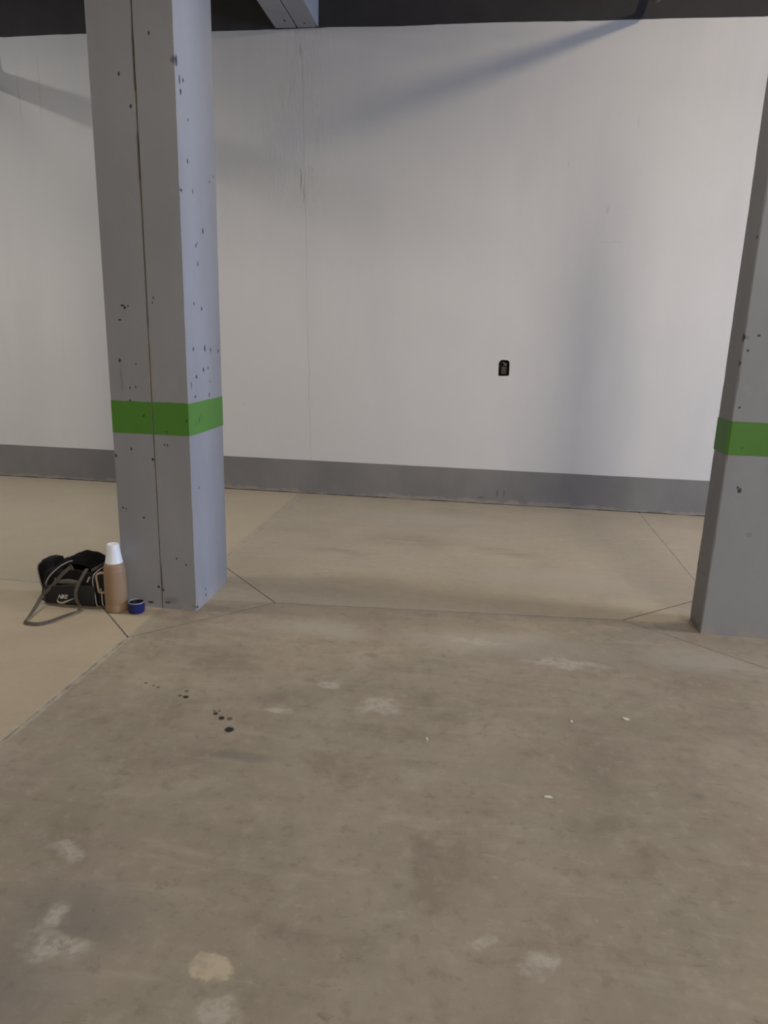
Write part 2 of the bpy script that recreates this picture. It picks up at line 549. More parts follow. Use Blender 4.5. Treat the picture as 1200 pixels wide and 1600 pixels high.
# dark painted strip at the top of the wall, lower edge cut in by hand
upper_mat = simple('dark_ceiling_paint', (0.048, 0.044, 0.043), 0.8, 0.15, 5, 0.25, 0.3)
bm = bmesh.new()
xs = [-9 + 18 * i / 360 for i in range(361)]
lo = []
for i, xx in enumerate(xs):
    lo.append(3.932 + 0.010 * (noise.noise((xx * 1.3, 1.7, 0))) + 0.004 * noise.noise((xx * 9, 4.1, 0)))
fr = [(bm.verts.new((xx, D - 0.006, zz)), bm.verts.new((xx, D - 0.006, CEIL)),
       bm.verts.new((xx, D + 0.002, zz))) for xx, zz in zip(xs, lo)]
for a, b in zip(fr, fr[1:]):
    bm.faces.new((a[0], b[0], b[1], a[1]))
    bm.faces.new((a[0], a[2], b[2], b[0]))
obj('trim_1', bm, upper_mat, kind='structure')

bm = bmesh.new()
zs = [(xx, 0.3231 + 0.0015 * noise.noise((xx * 4, 0, 0))) for xx in xs]
fr = [(bm.verts.new((xx, D - 0.003, 0.0)), bm.verts.new((xx, D - 0.003, zz)), bm.verts.new((xx, D + 0.001, zz)))
      for xx, zz in zs]
for a, b in zip(fr, fr[1:]):
    bm.faces.new((a[0], b[0], b[1], a[1]))
    bm.faces.new((a[1], b[1], b[2], a[2]))
obj('baseboard_back', bm, skirting_material(), kind='structure')

bm = bmesh.new()
box(bm, -9.0, 9.0, -9.0, D + 0.25, CEIL, CEIL + 0.25)
obj('ceiling', bm, simple('ceiling_concrete', (0.20, 0.195, 0.19), 0.85, 0.15, 8, 0.15, 0.2), kind='structure')
plain_wall = simple('plain_wall_paint', (0.45, 0.44, 0.43), 0.8, 0.2, 6, 0.08, 0.1)

# ------------------------------------------------------------------ beams
beam_mat = pillar_material('grey_beam_paint', [((-1.685, 6.40, 3.93), (0.012, 0.03, 0.02)),
                                               ((-1.60, 6.36, 3.93), (0.010, 0.025, 0.02)),
                                               ((-1.75, 6.30, 3.93), (0.014, 0.03, 0.02)),
                                               ((-1.515, 6.43, 3.935), (0.012, 0.03, 0.02))])
root = empty('ceiling_beam', (-1.685, 5.19, 3.934), 'grey concrete ceiling beam meeting the top of the white wall, split by a dark crack', 'beam')
for x0, x1 in ((-1.866, -1.690), (-1.681, -1.503)):
    bm = bmesh.new()
    box(bm, x0, x1, 3.94, D - 0.007, 3.934, CEIL, 0.004)
    o = obj('beam_half', bm, beam_mat, root)
    o.matrix_parent_inverse = Matrix.Translation(-Vector((-1.685, 5.19, 3.934)))

bm = bmesh.new()
box(bm, -8.9, 8.9, -2.7, -2.3, 3.79, CEIL, 0.004)
o = obj('cross_beam', bm, beam_mat)
o['label'] = 'wide grey concrete cross beam behind the camera under the ceiling'
o['category'] = 'beam'

# drain pipes hung below the ceiling (their shadows cross the wall)
pipe_mat = simple('dark_pipe', (0.055, 0.052, 0.05), 0.45, 0.4, 30, 0.1, 0.05)


def hung_pipe(x, z, r, gap, label):
    bm = bmesh.new()
    yb = D - gap
    path = [Vector((x, yb, CEIL - 0.002)), Vector((x, yb, z + 0.16))]
    for k in range(1, 8):
        a = math.pi / 2 * k / 8
        path.append(Vector((x, yb - 0.12 + 0.12 * math.cos(a), z + 0.12 - 0.12 * math.sin(a))))
    path += [Vector((x, yb - 0.14, z)), Vector((x, 4.5, z)), Vector((x, 2.2, z)), Vector((x, 0.0, z))]
    sweep(bm, path, circ(r, 20))
    o = obj('drain_pipe', bm, pipe_mat, None, True)
    o['label'] = label
    o['category'] = 'pipe'
    return o


hung_pipe(1.12, 3.968, 0.030, 0.16, 'thin dark pipe hung under the ceiling near the right end of the wall')
hung_pipe(-4.52, 3.63, 0.072, 0.10, 'thick dark pipe dropping down the wall left of the bag')

# ------------------------------------------------------------------ pillar with the expansion joint
def S(y, z, ry, rz):       # pit on the right-hand face
    return ((-1.4714, y, z), (0.05, ry, rz))


def Fp(x, z, rx, rz):      # pit on the front face
    return ((x, 3.453, z), (rx, 0.05, rz))


pits = [S(3.496, 2.572, .012, .018), S(3.574, 2.472, .008, .010), S(3.548, 2.286, .010, .014), S(3.882, 2.285, .008, .008),
        S(3.825, 2.249, .008, .008), S(3.714, 1.992, .012, .022), S(3.614, 1.909, .010, .013), S(3.632, 1.923, .006, .008),
        S(3.631, 1.825, .009, .018), S(3.562, 1.624, .009, .014), S(3.661, 1.603, .011, .014), S(3.532, 1.402, .010, .016),
        S(3.687, 1.403, .012, .024), S(3.768, 1.392, .010, .016), S(3.659, 1.291, .012, .018), S(3.723, 1.298, .009, .012),
        S(3.56, 1.259, .012, .013), S(3.49, 1.221, .006, .024), S(3.744, 1.225, .007, .007), S(3.534, 1.159, .010, .010),
        S(3.728, 1.154, .009, .016), S(3.53, 2.63, .010, .012), S(3.462, 2.69, .014, .032), S(3.49, 2.62, .010, .024),
        S(3.60, 2.16, .006, .020), S(3.462, 2.14, .012, .012), S(3.539, 0.674, .010, .010), S(3.582, 0.045, .010, .012),
        S(3.577, 0.085, .008, .010), S(3.88, 1.385, .010, .014), S(3.462, 0.02, .012, .010),
        Fp(-1.595, 2.80, .007, .012), Fp(-1.752, 2.635, .008, .013), Fp(-1.802, 1.606, .012, .007), Fp(-1.79, 1.596, .009, .012),
        Fp(-1.771, 1.603, .006, .007), Fp(-1.82, 1.534, .012, .006), Fp(-1.638, 1.646, .005, .008), Fp(-1.642, 1.621, .005, .006),
        Fp(-1.834, 1.336, .008, .015), Fp(-1.748, 1.319, .007, .006), Fp(-1.787, 1.199, .006, .007), Fp(-1.756, 1.203, .006, .006),
        Fp(-1.788, 1.133, .006, .010), Fp(-1.615, 0.912, .005, .011), Fp(-1.598, 0.91, .005, .011), Fp(-1.80, 0.88, .006, .011),
        Fp(-1.889, 0.841, .008, .013), Fp(-1.868, 0.561, .007, .007), Fp(-1.85, 0.555, .006, .006), Fp(-1.751, 0.511, .009, .008),
        Fp(-1.683, 0.831, .011, .009), Fp(-1.577, 0.293, .007, .010), Fp(-1.524, 0.26, .006, .008), Fp(-1.689, 0.123, .010, .013),
        Fp(-1.664, 0.106, .009, .010), Fp(-1.70, 2.50, .008, .012), Fp(-1.64, 0.035, .02, .008), Fp(-1.74, 0.03, .022, .009)]
marks = [Fp(-1.83, 1.24, .01, .10), Fp(-1.62, 0.05, .06, .03)]
pil_mat = pillar_material('grey_column_paint', pits, marks, True)
band_mat = band_material('green_band_paint', [S(3.573, 1.035, .010, .022), S(3.529, 1.018, .008, .010), S(3.60, 1.05, .006, .020),
                                              Fp(-1.72, 1.06, .008, .010), Fp(-1.60, 0.98, .009, .008), Fp(-1.49, 1.04, .008, .008)])
Z0, Z1 = 0.9644, 1.1312
PX0, PX1, PY0, PY1, PJ = -1.8993, -1.4714, 3.4529, 3.9246, -1.672
base = Vector((-1.685, 3.69, 0))
root = empty('concrete_pillar', base, 'grey concrete pillar with a full-height crack and a green band, beside the black bag', 'pillar')


def wavy_shaft(x0, x1, jside):
    """half column whose joint edge is slightly broken"""
    bm = bmesh.new()
    n = 150
    rings = []
    for i in range(n + 1):
        z = CEIL * i / n
        j = 0.0022 + 0.0022 * abs(noise.noise((0.3 + 5 * jside, z * 9, 2.0))) + 0.0016 * (z > 1.5)
        if noise.noise((7.7 + jside, z * 3.1, 0)) > 0.42:
            j += 0.004
        a, b = (x0, x1 - j) if jside > 0 else (x0 + j, x1)
        c = 0.006
        e1 = 0.003 * max(0.0, noise.noise((z * 14, 3.3, jside)))
        if jside < 0:
            pts = [(a, PY0), (b - c - e1, PY0), (b, PY0 + c + e1), (b, PY1 - c), (b - c, PY1), (a, PY1)]
        else:
            pts = [(a + c, PY0), (b, PY0), (b, PY1), (a + c, PY1), (a, PY1 - c), (a, PY0 + c)]
        rings.append([bm.verts.new((px, py, z)) for px, py in pts])
    m = 6
    for r0, r1 in zip(rings, rings[1:]):
        for k in range(m):
            bm.faces.new((r0[k], r0[(k + 1) % m], r1[(k + 1) % m], r1[k]))
    bm.faces.new(rings[0])
    bm.faces.new(rings[-1])
    return bm


INV = Matrix.Translation(-base)
for x0, x1, s in ((PX0, PJ, 1), (PJ, PX1, -1)):
    o = obj('shaft', wavy_shaft(x0, x1, s), pil_mat, root)
    o.matrix_parent_inverse = INV
bm = bmesh.new()
box(bm, PJ - 0.010, PJ + 0.010, PY0 + 0.020, PY1 - 0.012, 0.0, CEIL)
o = obj('joint_filler', bm, simple('dark_joint_filler', (0.010, 0.008, 0.006), 0.95, 0.05, 20, 0.4, 0.3), root)
o.matrix_parent_inverse = INV
o['label'] = 'dark joint running up the middle of the pillar'


def wrap_band(x0, x1, y0, y1, jit, left=True, right=True):
    """paint film wrapped round three faces"""
    bm = bmesh.new()
    e = 0.0007
    c = 0.006
    pts = []
    if left:
        pts += [(x0 - e, y1), (x0 - e, y0 + c)]
    pts += [(x0 + (c if left else 0), y0 - e)]
    n = 24
    pts += [(x0 + c + (x1 - x0 - 2 * c) * i / n, y0 - e) for i in range(1, n)]
    pts += [(x1 - (c if right else 0), y0 - e)]
    if right:
        pts += [(x1 + e, y0 + c), (x1 + e, (y0 + y1) / 2), (x1 + e, y1)]
    rows = []
    for i, (px, py) in enumerate(pts):
        rows.append((bm.verts.new((px, py, Z0 + jit * noise.noise((px * 20, py * 20, 1)))),
                     bm.verts.new((px, py, Z1 + jit * noise.noise((px * 20, py * 20, 5))))))
    for a, b in zip(rows, rows[1:]):
        bm.faces.new((a[0], b[0], b[1], a[1]))
    return bm


for x0, x1, l, rr in ((PX0, PJ - 0.0030, True, False), (PJ + 0.0030, PX1, False, True)):
    o = obj('green_band', wrap_band(x0, x1, PY0, PY1, 0.003, l, rr), band_mat, root)
    o.matrix_parent_inverse = INV

# ------------------------------------------------------------------ pillar at the right edge of the view
def G(x, z, rx, rz):
    return ((x, 3.6903, z), (rx, 0.05, rz))


pits2 = [G(1.32, 0.784, .012, .018), G(1.31, 0.80, .008, .010), G(1.262, 1.20, .007, .007), G(1.30, 1.545, .012, .007),
         G(1.262, 1.472, .008, .008), ((1.2344, 3.71, 1.99), (0.05, .012, .013)), ((1.2344, 3.70, 1.53), (0.05, .012, .03)),
         ((1.2344, 3.70, 1.41), (0.05, .010, .022)), ((1.2344, 3.88, 0.33), (0.05, .012, .02))]
marks2 = [((1.2344, 3.86, 0.47), (0.05, .02, .012)), ((1.2344, 3.80, 0.31), (0.05, .10, .006)),
          ((1.2344, 3.84, 0.40), (0.05, .012, .03)), G(1.40, 0.56, .02, .02), ((1.2344, 3.8, 0.02), (0.05, .09, .03))]
base2 = Vector((1.452, 3.79, 0))
root2 = empty('concrete_pillar', base2, 'bluish grey concrete pillar with a green band, cut off by the right edge', 'pillar')
bm = bmesh.new()
X0, X1, Y0, Y1 = 1.2344, 1.67, 3.6903, 3.8925
n = 200
rings = []
for i in range(n + 1):
    z = CEIL * i / n
    c = 0.005 + 0.006 * max(0.0, noise.noise((z * 11, 9.1, 0)))
    w = 0.003 * noise.noise((z * 2.2, 2.2, 0))
    pts = [(X0 + c + w, Y0), (X1 - 0.006, Y0), (X1, Y0 + 0.006), (X1, Y1 - 0.006), (X1 - 0.006, Y1), (X0 + c, Y1), (X0 + w * 0.5, Y1 - c), (X0 + w * 0.5, Y0 + c)]
    rings.append([bm.verts.new((px, py, z)) for px, py in pts])
for r0, r1 in zip(rings, rings[1:]):
    for k in range(8):
        bm.faces.new((r0[k], r0[(k + 1) % 8], r1[(k + 1) % 8], r1[k]))
bm.faces.new(rings[0])
bm.faces.new(rings[-1])
INV2 = Matrix.Translation(-base2)
o = obj('shaft', bm, pillar_material('grey_column_paint_plain', pits2, marks2), root2)
o.matrix_parent_inverse = INV2
band2 = band_material('green_band_paint_plain', [G(1.30, 1.0, .006, .005)])
# paint band follows the chipped corner
bm = bmesh.new()
e = 0.0012
pts = [(X0 - e - 0.001, Y1), (X0 - e - 0.001, Y0 + 0.006), (X0 + 0.006, Y0 - e), (X0 + 0.15, Y0 - e), (X0 + 0.3, Y0 - e), (X1, Y0 - e)]
rows = [(bm.verts.new((px, py, Z0 + 0.002 * noise.noise((px * 9, py * 9, 1)))), bm.verts.new((px, py, Z1 + 0.002 * noise.noise((px * 9, py * 9, 5))))) for px, py in pts]
for a, b in zip(rows, rows[1:]):
    bm.faces.new((a[0], b[0], b[1], a[1]))
o = obj('green_band', bm, band2, root2)
o.matrix_parent_inverse = INV2

# ------------------------------------------------------------------ open switch box in the wall
bc = Vector(((bx0 + bx1) / 2, D, (bz0 + bz1) / 2))
root = empty('switch_box', bc, 'small dark uncovered switch box sunk into the white wall', 'switch box')
INVB = Matrix.Translation(-bc)
box_mat = simple('dark_box_plastic', (0.022, 0.020, 0.016), 0.6, 0.3, 50, 0.4, 0.2)
bm = bmesh.new()
cx, cz = bc.x, bc.z
f0 = [bm.verts.new((cx + (x - cx) * 0.985, D + 0.004, cz + (z - cz) * 0.985)) for x, z in hole]
f1 = [bm.verts.new((cx + (x - cx) * 0.90, D + 0.004, cz + (z - cz) * 0.92)) for x, z in hole]
f2 = [bm.verts.new((cx + (x - cx) * 0.84, D + 0.062, cz + (z - cz) * 0.88)) for x, z in hole]
m = len(hole)
for ra, rb in ((f0, f1), (f1, f2)):
    for i in range(m):
        k = (i + 1) % m
        bm.faces.new((ra[i], ra[k], rb[k], rb[i]))
bm.faces.new(f2)
o = obj('casing', bm, box_mat, root)
o.matrix_parent_inverse = INVB
bm = bmesh.new()
box(bm, cx - 0.026, cx + 0.026, D + 0.014, D + 0.045, bz0 + 0.014, bz0 + 0.082, 0.006)
o = obj('terminal_block', bm, simple('brown_terminal', (0.060, 0.048, 0.036), 0.6, 0.3, 60, 0.4, 0.2), root)
o.matrix_parent_inverse = INVB
bm = bmesh.new()
sweep(bm, catmull([(cx - 0.03, D + 0.05, bz1 - 0.035), (cx - 0.012, D + 0.02, bz1 - 0.022), (cx + 0.008, D + 0.014, bz1 - 0.040),
                   (cx + 0.022, D + 0.03, bz1 - 0.055)], 8), circ(0.006, 8))
sweep(bm, catmull([(cx + 0.03, D + 0.05, bz1 - 0.03), (cx + 0.015, D + 0.015, bz1 - 0.036), (cx - 0.004, D + 0.018, bz1 - 0.050)], 8), circ(0.005, 8))
o = obj('wire', bm, simple('grey_green_wire', (0.16, 0.15, 0.11), 0.5, 0.3, 40, 0.2, 0.1), root, True)
o.matrix_parent_inverse = INVB

# ------------------------------------------------------------------ sports bag
nylon = simple('black_nylon', (0.0085, 0.008, 0.008), 0.7, 0.18, 90, 0.3, 0.25)
panel = simple('charcoal_nylon', (0.022, 0.021, 0.022), 0.65, 0.25, 110, 0.25, 0.3)
lining = simple('black_lining', (0.004, 0.004, 0.004), 0.8, 0.1, 60, 0.3, 0.2)
piping = simple('pale_grey_piping', (0.36, 0.34, 0.31), 0.5, 0.3, 80, 0.15, 0.1)
webbing = NT('grey_webbing', 0.75, 0.2)
wv, _ = webbing.noise(160, 2, 0.5)
webbing = webbing.finish(webbing.mix(wv, (0.085, 0.072, 0.055), (0.15, 0.128, 0.10)), None, wv, 0.3, 0.002)

BX0, BX1 = -2.352, -1.972
BYC, BHD = 3.505, 0.132           # depth centre and half depth
bag_base = Vector(((BX0 + BX1) / 2, BYC, 0))
bag = empty('sports_bag', bag_base, 'black sports bag lying open on the floor left of the tan flask', 'bag')
INVG = Matrix.Translation(-bag_base)


def hb(x):
    """height of the bag along its length"""
    t = (x - BX0) / (BX1 - BX0)
    pts = [(0.0, 0.185), (0.12, 0.205), (0.22, 0.212), (0.32, 0.228), (0.42, 0.240), (0.56, 0.236), (0.72, 0.222), (0.88, 0.192), (1.0, 0.16)]
    for (a, ha), (b, hb_) in zip(pts, pts[1:]):
        if t <= b:
            u = (t - a) / (b - a)
            u = max(0, u)
            return ha + (hb_ - ha) * (3 * u * u - 2 * u ** 3)
    return pts[-1][1]


def front_y(x, z):
    """y of the bag's front surface"""
    h = hb(min(max(x, BX0), BX1))
    zz = min(max(z / h, 0.0), 1.0)
    s = abs(2 * zz - 1)
    k = (1 - s ** 5.0) ** (1 / 5.0) if s < 1 else 0
    lean = 0.055 * zz ** 1.6
    return BYC - BHD * max(k, 0.0) + lean + 0.004 * noise.noise((x * 14, z * 14, 3))


bm = bmesh.new()
NS, NR = 46, 44
rings = []
for i in range(NS + 1):
    t = i / NS
    x = BX0 + (BX1 - BX0) * t
    h = hb(x)
    endk = min(t, 1 - t) / 0.09
    sc = 1.0 if endk >= 1 else (1 - (1 - endk) ** 2.6) ** 0.5 * 0.22 + 0.78
    ring = []
    for k in range(NR):
        a = 2 * math.pi * k / NR
        ca, sa = math.cos(a), math.sin(a)
        p = 2 / 5.0
        yy = -math.copysign(abs(ca) ** p, ca) * BHD * sc
        zz = 0.5 + 0.5 * math.copysign(abs(sa) ** p, sa)
        y = BYC + yy + 0.055 * zz ** 1.6 * (1 if yy < 0 else 0.3)
        z = zz * h * (0.97 + 0.03 * sc)
        # open mouth: front-top cloth caves in
        mo = max(0.0, 1 - ((t - 0.52) / 0.34) ** 2)
        ang = (math.degrees(a) - 62) / 34
        mo *= max(0.0, 1 - ang * ang) if abs(ang) < 1 else 0.0
        y += 0.075 * mo
        z -= 0.085 * mo
        nz = noise.noise((x * 16, y * 16, z * 16)) * 0.006 * min(1, z / 0.03)
        ring.append(bm.verts.new((x + nz, y + nz, max(0.001, z + nz))))
    rings.append(ring)
for r0, r1 in zip(rings, rings[1:]):
    for k in range(NR):
        bm.faces.new((r0[k], r0[(k + 1) % NR], r1[(k + 1) % NR], r1[k]))
bm.faces.new(rings[0])
bm.faces.new(rings[-1])
o = obj('bag_body', bm, nylon, bag, True)
o.matrix_parent_inverse = INVG


def patch(fn_lo, fn_hi, x0, x1, nx, nz, off, thick=0.004):
    """cloth patch lying on the front of the bag"""
    bm = bmesh.new()
    g = []
    for i in range(nx + 1):
        x = x0 + (x1 - x0) * i / nx
        lo, hi = fn_lo(x), fn_hi(x)
        col = []
        for j in range(nz + 1):
            z = lo + (hi - lo) * j / nz
            col.append(bm.verts.new((x, front_y(x, z) - off(i / nx, j / nz), z)))
        g.append(col)
    fs = []
    for a, b in zip(g, g[1:]):
        for j in range(nz):
            fs.append(bm.faces.new((a[j], b[j], b[j + 1], a[j + 1])))
    bmesh.ops.recalc_face_normals(bm, faces=bm.faces)
    bmesh.ops.solidify(bm, geom=fs, thickness=thick)
    return bm


# front pocket (charcoal), bulging slightly
o = obj('front_pocket', patch(lambda x: 0.012, lambda x: 0.118 + 0.012 * (x - BX0) / 0.38 - 0.006 * math.sin((x - BX0) * 22),
                              -2.315, -2.022, 30, 10, lambda u, v: 0.012 + 0.012 * math.sin(math.pi * min(1, max(0, u))) * (0.4 + 0.6 * v)),
        panel, bag, True)
o.matrix_parent_inverse = INVG
front_pocket = o
# grey inner strip seen above the pocket edge
strip = simple('grey_pocket_edge', (0.125, 0.115, 0.10), 0.7, 0.25, 45, 0.5, 0.4)
o = obj('pocket_edge', patch(lambda x: 0.126 + 0.04 * (x + 2.25) * 0.3, lambda x: 0.150 + 0.04 * (x + 2.25) * 0.3 + 0.003 * math.sin(x * 60),
                             -2.262, -2.106, 20, 3, lambda u, v: 0.010), strip, bag, True)
o.matrix_parent_inverse = INVG
# mouth lining, black sheet sagging between the zips
bm = bmesh.new()
g = []
for i in range(21):
    x = -2.285 + 0.255 * i / 20
    col = []
    e = math.sin(math.pi * i / 20) ** 0.6
    for j in range(13):
        v = j / 12
        z = 0.160 + (hb(x) - 0.012 - 0.160) * v
        y = 3.425 + 0.100 * v + 0.055 * e * math.sin(math.pi * v) - 0.012 * (1 - e)
        col.append(bm.verts.new((x, y, z - 0.012 * e * math.sin(math.pi * v) + 0.004 * noise.noise((x * 20, v * 4, 0)))))
    g.append(col)
fs = []
for a, b in zip(g, g[1:]):
    for j in range(12):
        fs.append(bm.faces.new((a[j], b[j], b[j + 1], a[j + 1])))
bmesh.ops.solidify(bm, geom=fs, thickness=0.003)
o = obj('lining', bm, lining, bag, True)
o.matrix_parent_inverse = INVG
# top flap folded back over the mouth
bm = bmesh.new()
g = []
for i in range(25):
    t = i / 24
    x = -2.290 + 0.225 * t
    col = []
    for j in range(9):
        v = j / 8
        y = 3.47 + 0.15 * v
        z = hb(x) + 0.010 * math.sin(math.pi * t) - 0.035 * (1 - v) ** 2 + 0.006 * math.sin(math.pi * v) + 0.004 * noise.noise((x * 22, v * 3, 8))
        col.append(bm.verts.new((x, y, z)))
    g.append(col)
fs = []
for a, b in zip(g, g[1:]):
    for j in range(8):
        fs.append(bm.faces.new((a[j], b[j], b[j + 1], a[j + 1])))
bmesh.ops.solidify(bm, geom=fs, thickness=0.006)
o = obj('top_flap', bm, nylon, bag, True)
o.matrix_parent_inverse = INVG

# end flap hanging out on the left
bm = bmesh.new()
outline = [(-2.300, 0.232), (-2.335, 0.236), (-2.375, 0.226), (-2.398, 0.206), (-2.410, 0.178), (-2.408, 0.145), (-2.400, 0.105),
           (-2.388, 0.062), (-2.376, 0.052), (-2.360, 0.075), (-2.330, 0.085), (-2.290, 0.10)]
lay = []
for d, s in ((0.0, 0.93), (0.012, 1.0), (0.085, 1.0), (0.105, 0.9)):
    cxx, czz = -2.345, 0.155
    lay.append([bm.verts.new((cxx + (px - cxx) * s, 3.452 + d + 0.15 * max(0, -2.36 - px), czz + (pz - czz) * s)) for px, pz in outline])
m = len(outline)
for a, b in zip(lay, lay[1:]):
    for k in range(m):
        bm.faces.new((a[k], a[(k + 1) % m], b[(k + 1) % m], b[k]))
bm.faces.new(lay[0])
bm.faces.new(lay[-1])
bmesh.ops.subdivide_edges(bm, edges=bm.edges[:], cuts=1, smooth=0.6, use_grid_fill=True)
endf = obj('end_flap', bm, nylon, bag, True)
endf.matrix_parent_inverse = INVG
bm = bmesh.new()
path = catmull([(-2.368, 3.447, 0.224), (-2.390, 3.449, 0.204), (-2.400, 3.452, 0.176), (-2.397, 3.452, 0.140), (-2.388, 3.449, 0.10), (-2.378, 3.447, 0.066)], 8)
sweep(bm, path, circ(0.0035, 8))
o = obj('flap_piping', bm, piping, endf, True)
o['label'] = 'pale grey piping'


def on_front(pts, off):
    return [Vector((x, front_y(x, z) - off, z)) for x, z in pts]


for pts in ([(-2.190, 0.236), (-2.215, 0.228), (-2.249, 0.207), (-2.285, 0.172), (-2.308, 0.136), (-2.320, 0.08), (-2.320, 0.035), (-2.312, 0.012)],
            [(-1.978, 0.222), (-2.002, 0.216), (-2.030, 0.200), (-2.044, 0.172), (-2.041, 0.135), (-2.028, 0.095), (-2.017, 0.052), (-2.014, 0.012)],
            [(-1.996, 0.110), (-1.987, 0.085), (-1.980, 0.05), (-1.976, 0.02)]):
    bm = bmesh.new()
    dense = catmull([(x, 0, z) for x, z in pts], 8)
    path = [Vector((p.x, front_y(p.x, p.z) - 0.007, p.z)) for p in dense]
    sweep(bm, path, circ(0.0036, 8))
    o = obj('piping', bm, piping, bag, True)
    o.matrix_parent_inverse = INVG

# webbing handle: from the mouth down the front, round on the floor and up again
RW = [(-0.0095, -0.0014), (0.0095, -0.0014), (0.0095, 0.0014), (-0.0095, 0.0014)]


def dense_front(pts, off):
    out = []
    for p in catmull([(x, 0, z) for x, z in pts], 8):
        out.append(Vector((p.x, front_y(p.x, p.z) - off, p.z)))
    return out


seg1 = dense_front([(-2.176, 0.214), (-2.205, 0.186), (-2.232, 0.156), (-2.262, 0.118), (-2.300, 0.080), (-2.322, 0.060)], 0.020)
seg3 = dense_front([(-2.104, 0.030), (-2.112, 0.050), (-2.118, 0.085), (-2.110, 0.128), (-2.094, 0.165), (-2.082, 0.195), (-2.078, 0.212)], 0.034)
seg2 = catmull([seg1[-1], (-2.322, 3.33, 0.040), (-2.305, 3.255, 0.020), (-2.288, 3.185, 0.010), (-2.273, 3.128, 0.007), (-2.252, 3.102, 0.006),
                (-2.222, 3.096, 0.006), (-2.180, 3.100, 0.006), (-2.146, 3.137, 0.006), (-2.122, 3.200, 0.007), (-2.098, 3.256, 0.008),
                (-2.085, 3.305, 0.010), (-2.095, 3.345, 0.016), seg3[0]], 8)
path = seg1[:-1] + seg2 + seg3[1:]
n1, n2, n3 = len(seg1) - 1, len(seg2), len(seg3) - 1
sides = []
for i in range(len(path)):
    if i < n1:
        sides.append(Vector((0.7, 0.0, -0.7)))
    elif i < n1 + n2:
        u = (i - n1) / (n2 - 1)
        k = math.sin(math.pi * min(1, max(0, u)))
        lying = Vector((0.3, 0.5, 0.8)) if 0.15 < u < 0.9 else Vector((1, 0, 0.3))
        a = Vector((0.7, 0.0, -0.7)) if u < 0.5 else Vector((1, 0, 0))
        sides.append(a * (1 - k) + lying * k)
    else:
        sides.append(Vector((1, 0, 0)))
for i, p in enumerate(path):
    if p.z < 0.0095:
        p.z = 0.0095
bm = bmesh.new()
sweep(bm, path, RW, sides)
o = obj('handle_strap', bm, webbing, bag)
o.matrix_parent_inverse = INVG
o['label'] = 'grey webbing handle looped on the floor'
# second handle edge seen folded beside the mouth
bm = bmesh.new()
path = dense_front([(-2.186, 0.218), (-2.170, 0.212), (-2.158, 0.200)], 0.012)
sweep(bm, path, RW, Vector((0.3, 0, 1)))
o = obj('strap_end', bm, webbing, bag)
o.matrix_parent_inverse = INVG
bm = bmesh.new()
path = dense_front([(-2.060, 0.198), (-2.045, 0.206), (-2.030, 0.210)], 0.010)
sweep(bm, path, RW, Vector((0.3, 0, 1)))
o = obj('strap_end', bm, webbing, bag)
o.matrix_parent_inverse = INVG
# zip pull
bm = bmesh.new()
sweep(bm, dense_front([(-2.060, 0.170), (-2.066, 0.155), (-2.070, 0.142)], 0.010), circ(0.005, 8))
o = obj('zip_pull', bm, piping, bag, True)
o.matrix_parent_inverse = INVG
# printed mark on the pocket: lettering over a tick
logo_mat = simple('pale_print', (0.52, 0.50, 0.46), 0.6, 0.3, 80, 0.05, 0.02)
tc = bpy.data.curves.new('lettering', 'FONT')
tc.body = 'NIKE'
tc.size = 0.030
tc.shear = 0.32
tc.offset = 0.0009
tc.extrude = 0.0005
tc.space_character = 0.86
to = bpy.data.objects.new('lettering', tc)
COL.objects.link(to)
dg = bpy.context.evaluated_depsgraph_get()
tm = bpy.data.meshes.new_from_object(to.evaluated_get(dg))
bpy.data.objects.remove(to)
bm = bmesh.new()
bm.from_mesh(tm)
for v in bm.verts:
    x, z = v.co.x * 0.92, v.co.y
    x, z = -2.224 + x, 0.052 + z * 1.0 + x * 0.06
    v.co = Vector((x, front_y(x, z) - 0.031 - v.co.z - 0.004 * max(0, (x + 2.17) * -10) * 0, z))
tick_up = [(0.0, 0.018), (0.004, 0.005), (0.016, -0.001), (0.030, 0.002), (0.060, 0.013), (0.106, 0.029)]
tick_lo = [(0.0, 0.018), (-0.006, 0.000), (0.004, -0.013), (0.020, -0.014), (0.050, -0.001), (0.106, 0.029)]
ua = [Vector((p[0], 0, p[1])) for p in tick_up]
la = [Vector((p[0], 0, p[1])) for p in tick_lo]
ua, la = catmull(ua, 6), catmull(la, 6)
va, vb = [], []
for a, b in zip(ua, la):
    for lst, p in ((va, a), (vb, b)):
        x, z = -2.226 + p.x, 0.034 + p.z
        lst.append(bm.verts.new((x, front_y(x, z) - 0.0315, z)))
for i in range(len(va) - 1):
    if (va[i].co - vb[i].co).length < 1e-6 and (va[i + 1].co - vb[i + 1].co).length < 1e-6:
        continue
    bm.faces.new((va[i], vb[i], vb[i + 1], va[i + 1]))
bmesh.ops.remove_doubles(bm, verts=bm.verts, dist=1e-6)
o = obj('logo', bm, logo_mat, front_pocket)
o['label'] = 'pale printed lettering and tick'

